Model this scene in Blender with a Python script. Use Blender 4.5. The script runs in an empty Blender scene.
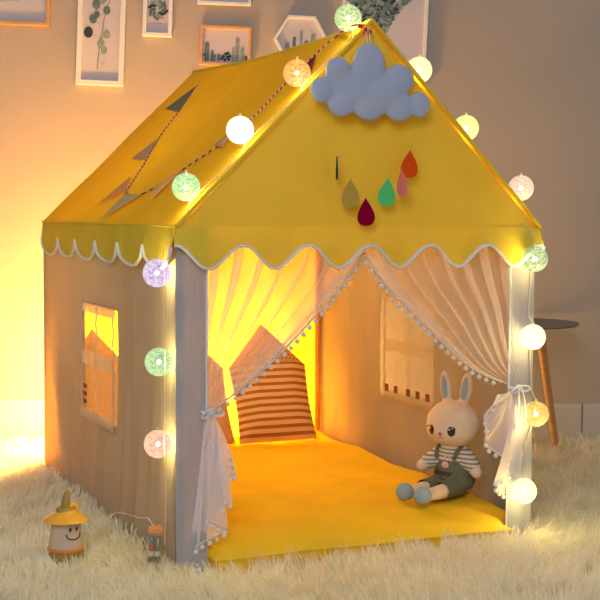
import bpy, bmesh, math, random
import numpy as np
from mathutils import Vector, Matrix, noise
random.seed(7); rng = np.random.default_rng(7)
PI = math.pi
C = bpy.context.scene.collection
sc = bpy.context.scene

# ------------------------------------------------------------------ camera
CAM = Vector((-.991, -2.959, .831)); FOC = 1324.0
def _cam_axes(yaw=-.417, pitch=-.065, roll=.007):
    f = Vector((-math.sin(yaw)*math.cos(pitch), math.cos(yaw)*math.cos(pitch), math.sin(pitch)))
    r = Vector((math.cos(yaw), math.sin(yaw), 0)); u = r.cross(f)
    r2 = r*math.cos(roll)+u*math.sin(roll); u2 = r2.cross(f)
    return r2, u2, f
CR, CU, CF = _cam_axes()
cd = bpy.data.cameras.new('camera'); cam = bpy.data.objects.new('camera', cd); C.objects.link(cam)
M4 = Matrix((CR, CU, -CF)).transposed().to_4x4(); M4.translation = CAM
cam.matrix_world = M4
cd.sensor_width = 36; cd.lens = FOC/600*36; cd.clip_start = .05
sc.camera = cam
# measuring: where the sight line through a photo point meets a known surface of the place
def on(u, v, n, c):
    n = Vector(n); d = CF + CR*((u-300)/FOC) + CU*((300-v)/FOC)
    return CAM + d*((c-n.dot(CAM))/n.dot(d))
def fx(u, v, x): return on(u, v, (1, 0, 0), x)
def fy(u, v, y): return on(u, v, (0, 1, 0), y)
def fz(u, v, z): return on(u, v, (0, 0, 1), z)
WN = Vector((.405, .9143, 0)); WD = 1.894          # room wall: WN.p = WD
WU = Vector((.9143, -.405, 0)); WROT = -.417

# ------------------------------------------------------------------ materials
def hexc(r, g, b):
    return tuple(((c/255)/12.92 if c/255 <= .04045 else ((c/255+.055)/1.055)**2.4) for c in (r, g, b))+(1,)
def newmat(name):
    m = bpy.data.materials.new(name); m.use_nodes = True
    nt = m.node_tree; nt.nodes.clear()
    out = nt.nodes.new('ShaderNodeOutputMaterial'); return m, nt, out
def N(nt, t, **k):
    n = nt.nodes.new(t)
    for a, b in k.items():
        if a in n.inputs.keys(): n.inputs[a].default_value = b
        else: setattr(n, a, b)
    return n
def varcol(nt, c, var, scale, coord='Object', stretch=(1, 1, 1)):
    tc = N(nt, 'ShaderNodeTexCoord'); mp = N(nt, 'ShaderNodeMapping'); mp.inputs['Scale'].default_value = stretch
    nt.links.new(tc.outputs[coord], mp.inputs[0])
    nz = N(nt, 'ShaderNodeTexNoise', Scale=scale, Detail=4.0); nt.links.new(mp.outputs[0], nz.inputs['Vector'])
    rp = N(nt, 'ShaderNodeValToRGB')
    rp.color_ramp.elements[0].position = .3; rp.color_ramp.elements[1].position = .7
    rp.color_ramp.elements[0].color = tuple(max(0, x*(1-var)) for x in c[:3])+(1,)
    rp.color_ramp.elements[1].color = tuple(min(1, x*(1+var)) for x in c[:3])+(1,)
    nt.links.new(nz.outputs['Fac'], rp.inputs[0]); return rp.outputs[0], nz, mp
def bump(nt, src, strength, dist=.01):
    b = N(nt, 'ShaderNodeBump', Strength=strength, Distance=dist); nt.links.new(src, b.inputs['Height']); return b.outputs[0]
def plain(name, c, rough=.6, var=.05, scale=20, bmp=0, coat=0, metal=0, spec=.4, stretch=(1, 1, 1), trans=0, alpha=1):
    m, nt, out = newmat(name); p = N(nt, 'ShaderNodeBsdfPrincipled', Roughness=rough, Metallic=metal)
    p.inputs['Specular IOR Level'].default_value = spec; p.inputs['Coat Weight'].default_value = coat
    p.inputs['Transmission Weight'].default_value = trans; p.inputs['Alpha'].default_value = alpha
    col, nz, mp = varcol(nt, c, var, scale, stretch=stretch); nt.links.new(col, p.inputs['Base Color'])
    if bmp: nt.links.new(bump(nt, nz.outputs['Fac'], bmp), p.inputs['Normal'])
    nt.links.new(p.outputs[0], out.inputs[0]); return m
def cloth(name, c, tl=.4, tc=None, var=.06, scale=6, wscale=9, wb=.35, thru=0, stretch=(1, 1, .35), sheen=0):
    """woven fabric: diffuse + translucent (+ open weave), soft crease bump"""
    m, nt, out = newmat(name)
    col, nz, mp = varcol(nt, c, var, scale)
    d = N(nt, 'ShaderNodeBsdfDiffuse'); t = N(nt, 'ShaderNodeBsdfTranslucent')
    nt.links.new(col, d.inputs[0])
    t.inputs[0].default_value = (tc or c)
    w = N(nt, 'ShaderNodeTexNoise', Scale=wscale, Detail=3.0); mp2 = N(nt, 'ShaderNodeMapping'); mp2.inputs['Scale'].default_value = stretch
    t2 = N(nt, 'ShaderNodeTexCoord'); nt.links.new(t2.outputs['Object'], mp2.inputs[0]); nt.links.new(mp2.outputs[0], w.inputs['Vector'])
    nb = bump(nt, w.outputs['Fac'], wb, .03)
    nt.links.new(nb, d.inputs['Normal']); nt.links.new(nb, t.inputs['Normal'])
    mx = N(nt, 'ShaderNodeMixShader', Fac=tl); nt.links.new(d.outputs[0], mx.inputs[1]); nt.links.new(t.outputs[0], mx.inputs[2])
    last = mx
    if thru:
        tr = N(nt, 'ShaderNodeBsdfTransparent'); m2 = N(nt, 'ShaderNodeMixShader', Fac=thru)
        nt.links.new(mx.outputs[0], m2.inputs[1]); nt.links.new(tr.outputs[0], m2.inputs[2]); last = m2
    nt.links.new(last.outputs[0], out.inputs[0]); return m
def striped(name, c1, c2, freq, axis='Z', tl=.1, duty=.5, base=None):
    m, nt, out = newmat(name); tc = N(nt, 'ShaderNodeTexCoord')
    sx = N(nt, 'ShaderNodeSeparateXYZ'); nt.links.new(tc.outputs['Object'], sx.inputs[0])
    a = N(nt, 'ShaderNodeMath', operation='MULTIPLY'); a.inputs[1].default_value = freq; nt.links.new(sx.outputs[axis], a.inputs[0])
    fr = N(nt, 'ShaderNodeMath', operation='FRACT'); nt.links.new(a.outputs[0], fr.inputs[0])
    g = N(nt, 'ShaderNodeMath', operation='GREATER_THAN'); g.inputs[1].default_value = duty; nt.links.new(fr.outputs[0], g.inputs[0])
    mix = N(nt, 'ShaderNodeMixRGB'); mix.inputs[1].default_value = c1; mix.inputs[2].default_value = c2; nt.links.new(g.outputs[0], mix.inputs[0])
    d = N(nt, 'ShaderNodeBsdfDiffuse'); t = N(nt, 'ShaderNodeBsdfTranslucent'); nt.links.new(mix.outputs[0], d.inputs[0]); nt.links.new(mix.outputs[0], t.inputs[0])
    mx = N(nt, 'ShaderNodeMixShader', Fac=tl); nt.links.new(d.outputs[0], mx.inputs[1]); nt.links.new(t.outputs[0], mx.inputs[2])
    nt.links.new(mx.outputs[0], out.inputs[0]); return m
def dotted(name, c1, c2, cell, rad):
    m, nt, out = newmat(name); tc = N(nt, 'ShaderNodeTexCoord')
    sx = N(nt, 'ShaderNodeSeparateXYZ'); nt.links.new(tc.outputs['Object'], sx.inputs[0])
    def mth(op, a, b=None):
        n = N(nt, 'ShaderNodeMath', operation=op)
        for i, s in enumerate((a, b)):
            if s is None: continue
            if isinstance(s, (int, float)): n.inputs[i].default_value = s
            else: nt.links.new(s, n.inputs[i])
        return n.outputs[0]
    fxx = mth('SUBTRACT', mth('FRACT', mth('MULTIPLY', sx.outputs['X'], 1/cell)), .5)
    fzz = mth('SUBTRACT', mth('FRACT', mth('MULTIPLY', sx.outputs['Z'], 1/cell)), .5)
    d2 = mth('ADD', mth('MULTIPLY', fxx, fxx), mth('MULTIPLY', fzz, fzz))
    g = mth('LESS_THAN', d2, rad*rad)
    mix = N(nt, 'ShaderNodeMixRGB'); mix.inputs[1].default_value = c1; mix.inputs[2].default_value = c2; nt.links.new(g, mix.inputs[0])
    d = N(nt, 'ShaderNodeBsdfDiffuse'); nt.links.new(mix.outputs[0], d.inputs[0]); nt.links.new(d.outputs[0], out.inputs[0]); return m
def globe_mat(name, c1, c2, strength, holes=.35):
    """thread ball around an LED: glowing threads with small gaps"""
    m, nt, out = newmat(name); tc = N(nt, 'ShaderNodeTexCoord')
    nz = N(nt, 'ShaderNodeTexNoise', Scale=150.0, Detail=2.0, Roughness=.7); nt.links.new(tc.outputs['Object'], nz.inputs['Vector'])
    rp = N(nt, 'ShaderNodeValToRGB'); rp.color_ramp.elements[0].position = .38; rp.color_ramp.elements[1].position = .62
    rp.color_ramp.elements[0].color = c1; rp.color_ramp.elements[1].color = c2; nt.links.new(nz.outputs['Fac'], rp.inputs[0])
    e = N(nt, 'ShaderNodeEmission', Strength=strength*.8); nt.links.new(rp.outputs[0], e.inputs[0])
    d = N(nt, 'ShaderNodeBsdfTranslucent'); d.inputs[0].default_value = (.3, .3, .3, 1); sc_ = N(nt, 'ShaderNodeMixShader', Fac=.04); nt.links.new(e.outputs[0], sc_.inputs[1]); nt.links.new(d.outputs[0], sc_.inputs[2]); ad = sc_
    tr = N(nt, 'ShaderNodeBsdfTransparent')
    mx = N(nt, 'ShaderNodeMixShader', Fac=holes); nt.links.new(ad.outputs[0], mx.inputs[1]); nt.links.new(tr.outputs[0], mx.inputs[2])
    nt.links.new(mx.outputs[0], out.inputs[0]); return m

YEL = (.80, .44, .025, 1)
MAT = dict(
    roof=cloth('yellow_canvas', (.82, .50, .03, 1), tl=.22, tc=(.80, .50, .015, 1), wb=.25, stretch=(1, .5, 1), wscale=5),
    gable=cloth('yellow_gable_canvas', (.84, .60, .06, 1), tl=.14, tc=(.75, .55, .02, 1), wb=.25, wscale=5),
    val=cloth('yellow_valance_canvas', (.84, .65, .07, 1), tl=.22, tc=(.85, .5, .012, 1), wb=.25),
    back=cloth('yellow_back_canvas', (.85, .6, .05, 1), tl=.48, tc=(.92, .60, .03, 1), wb=.3),
    side=cloth('grey_beige_canvas', (.44, .39, .31, 1), tl=.28, tc=(.46, .42, .26, 1), wb=.22, wscale=7, stretch=(1, 1.4, .25)),
    strip=cloth('grey_front_canvas', (.42, .43, .47, 1), tl=.22, tc=(.5, .48, .44, 1), wb=.3, stretch=(2, 1, .25)),
    piping=cloth('white_piping', (.80, .82, .86, 1), tl=.1, wb=0),
    tulle=cloth('white_tulle', (.92, .88, .90, 1), tl=.5, tc=(.92, .86, .86, 1), thru=.70, wb=.1, var=.02),
    tulle2=cloth('gathered_tulle', (.92, .88, .92, 1), tl=.4, tc=(.92, .86, .88, 1), thru=.28, wb=.1, var=.02),
    ribbon=cloth('satin_ribbon', (.82, .86, .95, 1), tl=.3, wb=.05),
    pom=plain('white_pompom', (.85, .84, .84, 1), .9, .08, 300, .6),
    bind=cloth('window_binding', (.60, .54, .44, 1), tl=.2, wb=.1),
    film=cloth('window_film', (.85, .68, .42, 1), tl=.6, tc=(.9, .68, .38, 1), thru=.62, wb=.5, wscale=14),
    bar=cloth('window_strap', (.75, .68, .50, 1), tl=.45, thru=.15, wb=.2),
    mat=cloth('yellow_mat_cotton', (.92, .62, .035, 1), tl=.05, wb=.35, wscale=7, stretch=(1, 1, 1)),
    cloud=cloth('cloud_plush', (.42, .48, .62, 1), tl=.05, wb=.15, wscale=20, stretch=(1, 1, 1)),
    wall=plain('wall_paint', (.445, .385, .33, 1), .8, .04, 1.2, .05, spec=.2),
    base=plain('baseboard_paint', (.56, .52, .50, 1), .5, .04, 3),
    floor=plain('floor_wood', (.10, .06, .035, 1), .5, .3, 8, .1, stretch=(1, 8, 1)),
    fwood=plain('pine_frame', (.62, .34, .13, 1), .5, .12, 12, .1, stretch=(1, 1, 6)),
    fwhite=plain('white_frame', (.80, .76, .70, 1), .4, .03, 6),
    paper=plain('print_paper', (.60, .55, .58, 1), .8, .03, 3),
    ink=plain('leaf_ink', (.13, .20, .20, 1), .9, .35, 60),
    ink2=plain('pale_leaf_ink', (.28, .34, .33, 1), .9, .3, 60),
    ink3=plain('dark_ink', (.04, .06, .06, 1), .9, .3, 60),
    ink4=plain('vase_ink', (.42, .40, .44, 1), .9, .05, 30),
    rug=plain('rug_backing', (.80, .72, .58, 1), .95, .1, 30),
    beech=plain('beech_leg', (.55, .27, .09, 1), .45, .15, 14, .05, stretch=(1, 1, 8)),
    table=plain('grey_table_top', (.22, .19, .17, 1), .6, .03, 6),
    wire=plain('clear_copper_wire', (.75, .65, .48, 1), .35, .05, 40, metal=.3),
    red=plain('red_tie', (.45, .02, .03, 1), .6),
    plush=cloth('cream_plush', (.80, .68, .52, 1), tl=.05, wb=.15, wscale=40, stretch=(1, 1, 1)),
    shoe=cloth('blue_plush', (.34, .48, .56, 1), tl=.05, wb=.2, wscale=40, stretch=(1, 1, 1)),
    overall=cloth('olive_cord', (.17, .19, .12, 1), tl=.05, wb=.4, wscale=30, stretch=(1, 1, 1)),
    shirt=striped('striped_jersey', (.78, .72, .62, 1), (.24, .26, .26, 1), 95, 'Z', duty=.62),
    eye=plain('eye_gloss', (.015, .01, .01, 1), .15, .0, coat=1),
    white=plain('eye_highlight', (.9, .9, .9, 1), .4),
    nose=plain('nose_thread', (.55, .10, .05, 1), .7), blush=plain('blush', (.75, .33, .26, 1), .9),
    pinkpatch=plain('pink_patch', (.80, .50, .46, 1), .9),
    tab=plain('tab_red', (.20, .035, .03, 1), .8),
    thread=plain('dark_thread', (.03, .03, .025, 1), .8),
    lamp_y=plain('lantern_yellow', (.80, .40, .03, 1), .35, .03, 8, coat=.2),
    lamp_o=plain('lantern_olive', (.32, .22, .04, 1), .45, .05, 8),
    lamp_r=plain('lantern_orange', (.75, .22, .04, 1), .4),
    milk=cloth('milky_plastic', (.80, .70, .56, 1), tl=.4, wb=0),
    bat=plain('battery_steel', (.25, .25, .27, 1), .3, .05, metal=.7),
    batr=plain('battery_red', (.6, .05, .03, 1), .4), batb=plain('battery_blue', (.1, .2, .4, 1), .4), batw=plain('battery_white', (.75, .75, .75, 1), .4),
    orange=plain('orange_contacts', (.75, .32, .10, 1), .4),
)
def _case():
    m, nt, out = newmat('clear_case'); g = N(nt, 'ShaderNodeBsdfGlossy', Roughness=.15); t = N(nt, 'ShaderNodeBsdfTransparent')
    t.inputs[0].default_value = (.96, .93, .86, 1); mx = N(nt, 'ShaderNodeMixShader', Fac=.2)
    nt.links.new(t.outputs[0], mx.inputs[1]); nt.links.new(g.outputs[0], mx.inputs[2]); nt.links.new(mx.outputs[0], out.inputs[0]); return m
MAT['case'] = _case()
def _fur():
    m, nt, out = newmat('rug_fibre')
    col, nz, mp = varcol(nt, (.94, .90, .74, 1), .08, 3)
    d = N(nt, 'ShaderNodeBsdfDiffuse'); t = N(nt, 'ShaderNodeBsdfTranslucent')
    nt.links.new(col, d.inputs[0]); nt.links.new(col, t.inputs[0])
    mx = N(nt, 'ShaderNodeMixShader', Fac=.45); nt.links.new(d.outputs[0], mx.inputs[1]); nt.links.new(t.outputs[0], mx.inputs[2])
    nt.links.new(mx.outputs[0], out.inputs[0]); return m
MAT['fur'] = _fur()
def _led():
    m, nt, out = newmat('led_bulb'); e = N(nt, 'ShaderNodeEmission', Strength=7.0); e.inputs[0].default_value = (1, .86, .52, 1)
    nt.links.new(e.outputs[0], out.inputs[0]); return m
MAT['led'] = _led()

# ------------------------------------------------------------------ mesh helpers
class MB:
    def __init__(s): s.v = []; s.f = []; s.m = []
    def add(s, v, f, mi=0):
        o = len(s.v); s.v += [tuple(x) for x in v]; s.f += [tuple(i+o for i in q) for q in f]; s.m += [mi]*len(f); return s
    def box(s, a, b, mi=0, M=None):
        v = [Vector((x, y, z)) for z in (a[2], b[2]) for y in (a[1], b[1]) for x in (a[0], b[0])]
        if M: v = [M@p for p in v]
        return s.add(v, [(0, 2, 3, 1), (4, 5, 7, 6), (0, 1, 5, 4), (2, 6, 7, 3), (0, 4, 6, 2), (1, 3, 7, 5)], mi)
    def tube(s, P, r, n=8, mi=0, closed=False, flat=1.0):
        P = [Vector(p) for p in P]; k = len(P); R_ = r if isinstance(r, (list, tuple)) else [r]*k
        v = []; up = Vector((0, 0, 1)); prev = None
        for i, p in enumerate(P):
            a = P[(i-1) % k] if (closed or i) else P[0]; b = P[(i+1) % k] if (closed or i < k-1) else P[-1]
            t = (b-a).normalized() if (b-a).length > 1e-9 else Vector((0, 0, 1))
            if prev is None: prev = t.orthogonal() if abs(t.dot(up)) > .9 else up.cross(t)
            x = (prev-t*prev.dot(t)).normalized(); prev = x; y = t.cross(x)
            for j in range(n):
                q = 2*PI*j/n; v.append(p+x*math.cos(q)*R_[i]+y*math.sin(q)*R_[i]*flat)
        f = []
        for i in range(k if closed else k-1):
            for j in range(n):
                f.append((i*n+j, i*n+(j+1) % n, ((i+1) % k)*n+(j+1) % n, ((i+1) % k)*n+j))
        if not closed: f += [tuple(range(n))[::-1], tuple((k-1)*n+j for j in range(n))]
        return s.add(v, f, mi)
    def ball(s, c, r, nu=16, nv=10, mi=0, M=None):
        rr = r if isinstance(r, (list, tuple)) else (r, r, r); v = []; c = Vector(c)
        def T(p):
            p = Vector(p); p = (M@p if M else p); return c+p
        v.append(T((0, 0, rr[2])))
        for i in range(1, nv):
            a = PI*i/nv
            for j in range(nu):
                b = 2*PI*j/nu; v.append(T((rr[0]*math.sin(a)*math.cos(b), rr[1]*math.sin(a)*math.sin(b), rr[2]*math.cos(a))))
        v.append(T((0, 0, -rr[2]))); f = []
        for j in range(nu):
            f.append((0, 1+j, 1+(j+1) % nu)); L = 1+(nv-2)*nu; f.append((len(v)-1, L+(j+1) % nu, L+j))
        for i in range(nv-2):
            for j in range(nu): f.append((1+i*nu+j, 1+(i+1)*nu+j, 1+(i+1)*nu+(j+1) % nu, 1+i*nu+(j+1) % nu))
        return s.add(v, f, mi)
    def lathe(s, prof, n=40, c=(0, 0, 0), mi=0, cap=True):
        v = []; c = Vector(c)
        for r, z in prof:
            for j in range(n): q = 2*PI*j/n; v.append(c+Vector((r*math.cos(q), r*math.sin(q), z)))
        f = [(i*n+j, i*n+(j+1) % n, (i+1)*n+(j+1) % n, (i+1)*n+j) for i in range(len(prof)-1) for j in range(n)]
        if cap: f += [tuple(range(n))[::-1], tuple((len(prof)-1)*n+j for j in range(n))]
        return s.add(v, f, mi)
    def grid(s, fn, nu, nv, mi=0, keep=None):
        v = [fn(i/nu, j/nv) for j in range(nv+1) for i in range(nu+1)]
        f = [(j*(nu+1)+i, j*(nu+1)+i+1, (j+1)*(nu+1)+i+1, (j+1)*(nu+1)+i) for j in range(nv) for i in range(nu)
             if keep is None or keep((i+.5)/nu, (j+.5)/nv)]
        return s.add(v, f, mi)
    def poly(s, P, y0, y1, mi=0):      # polygon in xz, extruded in y
        n = len(P); v = [(x, y0, z) for x, z in P]+[(x, y1, z) for x, z in P]
        f = [tuple(range(n)), tuple(range(2*n-1, n-1, -1))]+[(i, (i+1) % n+0, (i+1) % n+n, i+n) for i in range(n)]
        return s.add(v, f, mi)
    def build(s, name, mats, parent=None, smooth=True, loc=None, **tags):
        me = bpy.data.meshes.new(name); me.from_pydata([tuple(x) for x in s.v], [], s.f)
        for m in (mats if isinstance(mats, list) else [mats]): me.materials.append(m)
        me.polygons.foreach_set('material_index', s.m)
        if smooth: me.polygons.foreach_set('use_smooth', [True]*len(me.polygons))
        me.validate(); me.update()
        if smooth:
            try: me.set_sharp_from_angle(angle=math.radians(50))
            except Exception: pass
        o = bpy.data.objects.new(name, me); C.objects.link(o)
        if loc is not None: o.location = loc
        if parent: o.parent = parent
        for k, x in tags.items(): o[k] = x
        return o
def empty(name, label, cat, loc=(0, 0, 0), rot=(0, 0, 0), group=None):
    o = bpy.data.objects.new(name, None); C.objects.link(o); o.location = loc; o.rotation_euler = rot
    o.empty_display_size = .05; o['label'] = label; o['category'] = cat
    if group: o['group'] = group
    return o
def nz(x, y=0, z=0, s=1.): return noise.noise(Vector((x*s, y*s, z*s)))
def catmull(P, n=6):
    P = [Vector(p) for p in P]; out = []
    for i in range(len(P)-1):
        a = P[max(i-1, 0)]; b = P[i]; c = P[i+1]; d = P[min(i+2, len(P)-1)]
        for k in range(n):
            t = k/n; out.append(.5*((2*b)+(c-a)*t+(2*a-5*b+4*c-d)*t*t+(3*b-a-3*c+d)*t**3))
    return out+[P[-1]]
def remeshed(mb, name, mat, parent, voxel=.004, smooth=6, keep=None, **tags):
    o = mb.build(name+'_raw', mat)
    r = o.modifiers.new('r', 'REMESH'); r.mode = 'VOXEL'; r.voxel_size = voxel; r.use_smooth_shade = True
    q = o.modifiers.new('s', 'SMOOTH'); q.iterations = smooth; q.factor = .5
    me = bpy.data.meshes.new_from_object(o.evaluated_get(bpy.context.evaluated_depsgraph_get()))
    bpy.data.objects.remove(o)
    if keep:
        bm = bmesh.new(); bm.from_mesh(me)
        bmesh.ops.delete(bm, geom=[f for f in bm.faces if not keep(f.calc_center_median())], context='FACES')
        bm.to_mesh(me); bm.free()
    me.name = name; me.materials.clear(); me.materials.append(mat)
    me.polygons.foreach_set('use_smooth', [True]*len(me.polygons))
    n = bpy.data.objects.new(name, me); C.objects.link(n); n.parent = parent
    for k, x in tags.items(): n[k] = x
    return n

# ------------------------------------------------------------------ setting
FZ = -.035
def wall_pt(a, z, off=0):     # a along the wall from its centre, off = out of the wall towards the room
    return WN*(WD-off)+WU*a+Vector((0, 0, z))
def structure(o): o['kind'] = 'structure'; return o
mb = MB()
P = [wall_pt(-4, FZ), wall_pt(4, FZ), wall_pt(4, 2.7), wall_pt(-4, 2.7)]; B = [wall_pt(-4, FZ, -.1), wall_pt(4, FZ, -.1), wall_pt(4, 2.7, -.1), wall_pt(-4, 2.7, -.1)]
mb.add(P+B, [(0, 1, 2, 3), (7, 6, 5, 4), (0, 4, 5, 1), (1, 5, 6, 2), (2, 6, 7, 3), (3, 7, 4, 0)])
structure(mb.build('wall_back', MAT['wall'], smooth=False))
mb = MB(); P = [wall_pt(-4, FZ-.05, -.1), wall_pt(4, FZ-.05, -.1), wall_pt(4, FZ-.05, 6.5), wall_pt(-4, FZ-.05, 6.5)]
mb.add(P+[p+Vector((0, 0, .05)) for p in P], [(0, 1, 2, 3), (7, 6, 5, 4), (0, 4, 5, 1), (1, 5, 6, 2), (2, 6, 7, 3), (3, 7, 4, 0)])
structure(mb.build('floor', MAT['floor'], smooth=False))
seam = on(582, 415, WN, WD-.015).dot(WU)
mb = MB()
for a0, a1 in ((-4, seam-.0025), (seam+.0025, 4)):
    pr = [(0, FZ), (.016, FZ), (.016, .105), (.012, .118), (0, .122)]
    v = [wall_pt(a, z, o_+.0005) for a in (a0, a1) for o_, z in pr]; n = len(pr)
    mb.add(v, [tuple(range(n)), tuple(range(2*n-1, n-1, -1))]+[(i, (i+1) % n, (i+1) % n+n, i+n) for i in range(n)])
structure(mb.build('baseboard_back', MAT['base'], smooth=False))

# ------------------------------------------------------------------ framed prints on the wall
def leaf(mb, x, z, ang, L, W, mi=0, y=0):
    P = []
    for k in range(13):
        t = k/12; P.append((t*L, W*math.sin(PI*t)**.8))
    P = P+[(a, -b) for a, b in P[::-1][1:-1]]
    ca, sa = math.cos(ang), math.sin(ang)
    mb.add([(x+a*ca-b*sa, y, z+a*sa+b*ca) for a, b in P], [tuple(range(len(P)))], mi)
def stroke(mb, P, w, mi=0, y=0):
    P = [Vector((a, 0, b)) for a, b in P]; v = []
    for i, p in enumerate(P):
        t = (P[min(i+1, len(P)-1)]-P[max(i-1, 0)]).normalized(); n = Vector((-t.z, 0, t.x))*w
        v += [(p.x+n.x, y, p.z+n.z), (p.x-n.x, y, p.z-n.z)]
    mb.add(v, [(2*i, 2*i+1, 2*i+3, 2*i+2) for i in range(len(P)-1)], mi)
def picture(px0, py0, px1, py1, W, H, fw, fm, label, art, paper=None, hexa=False, roll=.035, anchor='c', print_label=None):
    """W,H outer size; (px0..py1) photo box giving the centre"""
    c = on((px0+px1)/2, (py0+py1)/2, WN, WD-.012)
    root = empty('framed_print', label, 'picture', c, (0, roll, WROT), 'framed botanical prints on the wall')
    D = .011
    if hexa: outer = [(W/2*math.cos(a), W/2*math.sin(a)) for a in [k*PI/3 for k in range(6)]]
    else: outer = [(-W/2, -H/2), (W/2, -H/2), (W/2, H/2), (-W/2, H/2)]
    k1 = 1-2*fw/W; k2 = k1 if hexa else 1-2*fw/H
    inner = [(x*k1, z*k2) for x, z in outer]; n = len(outer); mb = MB()
    for ring_y in (0,):
        v = [(x, -D, z) for x, z in outer]+[(x, -D, z) for x, z in inner]+[(x, D, z) for x, z in outer]+[(x, D, z) for x, z in inner]
        f = []
        for i in range(n):
            j = (i+1) % n
            f += [(i, j, n+j, n+i), (i, 2*n+i, 2*n+j, j), (n+i, n+j, 3*n+j, 3*n+i), (2*n+i, 3*n+i, 3*n+j, 2*n+j)]
        mb.add(v, f)
    fo = mb.build('frame', fm, root, smooth=False)
    bv = fo.modifiers.new('b', 'BEVEL'); bv.width = .0015; bv.segments = 2
    pp = MB(); pp.poly([(x*1.01, z*1.01) for x, z in inner], .001, .008); pr = pp.build('print', paper or MAT['paper'], root, smooth=False)
    a = MB(); art(a, inner[0] if not hexa else (-W/2*k1, -W/2*k1), W*k1/2, (H*k2/2 if not hexa else W*k1*.43))
    a.build('drawing', [MAT['ink'], MAT['ink2'], MAT['ink3'], MAT['ink4']], pr, smooth=False)
    return root
AY = -.0004
def art_line(a, c, w, h):
    stroke(a, [(x, .012*math.sin(x*30)*math.exp(-8*abs(x))-.035) for x in np.linspace(-w*.7, w*.55, 30)], .0012, 1, AY)
    for x in np.linspace(-w*.3, w*.3, 14): stroke(a, [(x, -.036), (x+.012, -.028)], .0008, 0, AY)
def art_branch(a, c, w, h):
    st = catmull([(-.012, 0, -h*.80), (-.005, 0, -h*.4), (.006, 0, 0), (.012, 0, h*.22), (.03, 0, h*.5)], 8); stroke(a, [(p.x, p.z) for p in st], .0014, 0, AY)
    for x, z, r, mi in ((-.048, -.045, .020, 2), (-.032, .005, .017, 0), (-.018, .022, .013, 0), (.018, .038, .016, 0), (-.022, .06, .018, 0), (.02, -.05, .016, 1), (.0, -.085, .016, 1), (.012, -.108, .014, 1), (.03, .105, .020, 2), (.0, .075, .014, 1), (.012, .085, .013, 1)):
        z2 = z+.02
        P = [(x+r*.85*math.cos(q), AY*(1.5), z2+r*1.05*math.sin(q)) for q in np.linspace(0, 2*PI, 18)[:-1]]; a.add(P, [tuple(range(17))], mi)
        sz = z2-.02; stroke(a, [(-.004+.05*(sz+.1)*.3, sz), (x, z2)], .0007, 1, AY)
    stroke(a, [(.004, -.135), (.018, -.137)], .001, 1, AY)
def art_round(a, c, w, h):
    for k in range(30):
        q = k*2.4; r = .028*math.sqrt((k+.5)/30); leaf(a, r*math.cos(q)-.001, r*math.sin(q)+.012, q+1.1, .020, .0055, (0, 0, 2, 1)[k % 4], AY-.0001*k)
    stroke(a, [(-.018, -.038), (.018, -.038)], .0008, 1, AY)
def cactus(a, x, z0, hh, wd, mi, arms=()):
    P = [(x-wd, z0)]+[(x+wd*math.cos(q), z0+hh+wd*math.sin(q)) for q in np.linspace(PI, 0, 9)]+[(x+wd, z0)]
    a.add([(p[0], AY, p[1]) for p in P], [tuple(range(len(P)))], mi)
    for s, z, l in arms:
        stroke(a, [(x, z0+z), (x+s*wd*2, z0+z+.002), (x+s*wd*2.4, z0+z+.008), (x+s*wd*2.4, z0+z+l)], wd*.5, mi, AY*1.3)
def art_cacti(a, c, w, h):
    z0 = -h*.92
    for x, hh, wd, mi, arms in ((-.068, .062, .0085, 0, ((-1, .02, .04),)), (-.048, .034, .006, 0, ()), (-.040, .02, .006, 1, ()), (-.024, .022, .005, 0, ((1, .006, .016),)), (.045, .085, .0075, 1, ()), (.03, .05, .005, 1, ()), (.064, .05, .007, 1, ()), (.078, .02, .005, 0, ())):
        cactus(a, x, z0, hh, wd, mi, arms)
    for x, z in ((0, .006), (-.006, .018), (.008, .016), (.014, .008), (-.012, .01), (.002, .028), (.01, .03), (.018, .02)):
        a.add([(x+.006*math.cos(q), AY*2, z0+z+.006*math.sin(q)) for q in np.linspace(0, 2*PI, 10)[:-1]], [tuple(range(9))], 2)
def art_hexcacti(a, c, w, h):
    z0 = -h*.9
    for x, hh, wd, mi, arms in ((-.05, .05, .009, 1, ()), (-.025, .075, .006, 0, ()), (0, .1, .005, 1, ()), (.02, .06, .008, 0, ()), (.045, .085, .009, 1, ((1, .03, .03),)), (-.005, .04, .006, 2, ())):
        cactus(a, x, z0, hh, wd, mi, arms)
def art_vase(a, c, w, h):
    random.seed(3)
    vx, vz = -.02, -h+.165
    a.add([(vx-.026, AY, -h+.02), (vx+.030, AY, -h+.02), (vx+.026, AY, vz), (vx-.022, AY, vz)], [(0, 1, 2, 3)], 3)
    for k, (dx, dz) in enumerate(((-.13, .15), (-.085, .20), (-.04, .25), (.0, .28), (.045, .25), (.085, .21), (.11, .15), (-.11, .09), (.07, .28), (-.065, .12), (.05, .10))):
        pts = catmull([(vx, 0, vz), (vx+dx*.35, 0, vz+dz*.5), (vx+dx, 0, vz+dz)], 10); stroke(a, [(p.x, p.z) for p in pts], .0011, 2, AY)
        for i in range(3, len(pts)):
            for s in (-1, 1):
                leaf(a, pts[i].x, pts[i].z, math.atan2(dz, dx)+s*random.uniform(.6, 1.3), random.uniform(.016, .026), random.uniform(.005, .009), random.choice((0, 0, 2, 1)), AY*(1.2+.1*i+.01*k))
picture(-40, -45, 50, 26, .34, .25, .014, MAT['fwood'], 'pine framed print with a thin grey line drawing, left of the eucalyptus twig', art_line)
picture(77, -35, 126, 87, .178, .44, .019, MAT['fwhite'], 'tall white framed print of a round-leaved eucalyptus twig', art_branch)
picture(142, -12, 174, 38, .110, .175, .015, MAT['fwhite'], 'small white framed print with a round cluster of green leaves', art_round)
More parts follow.
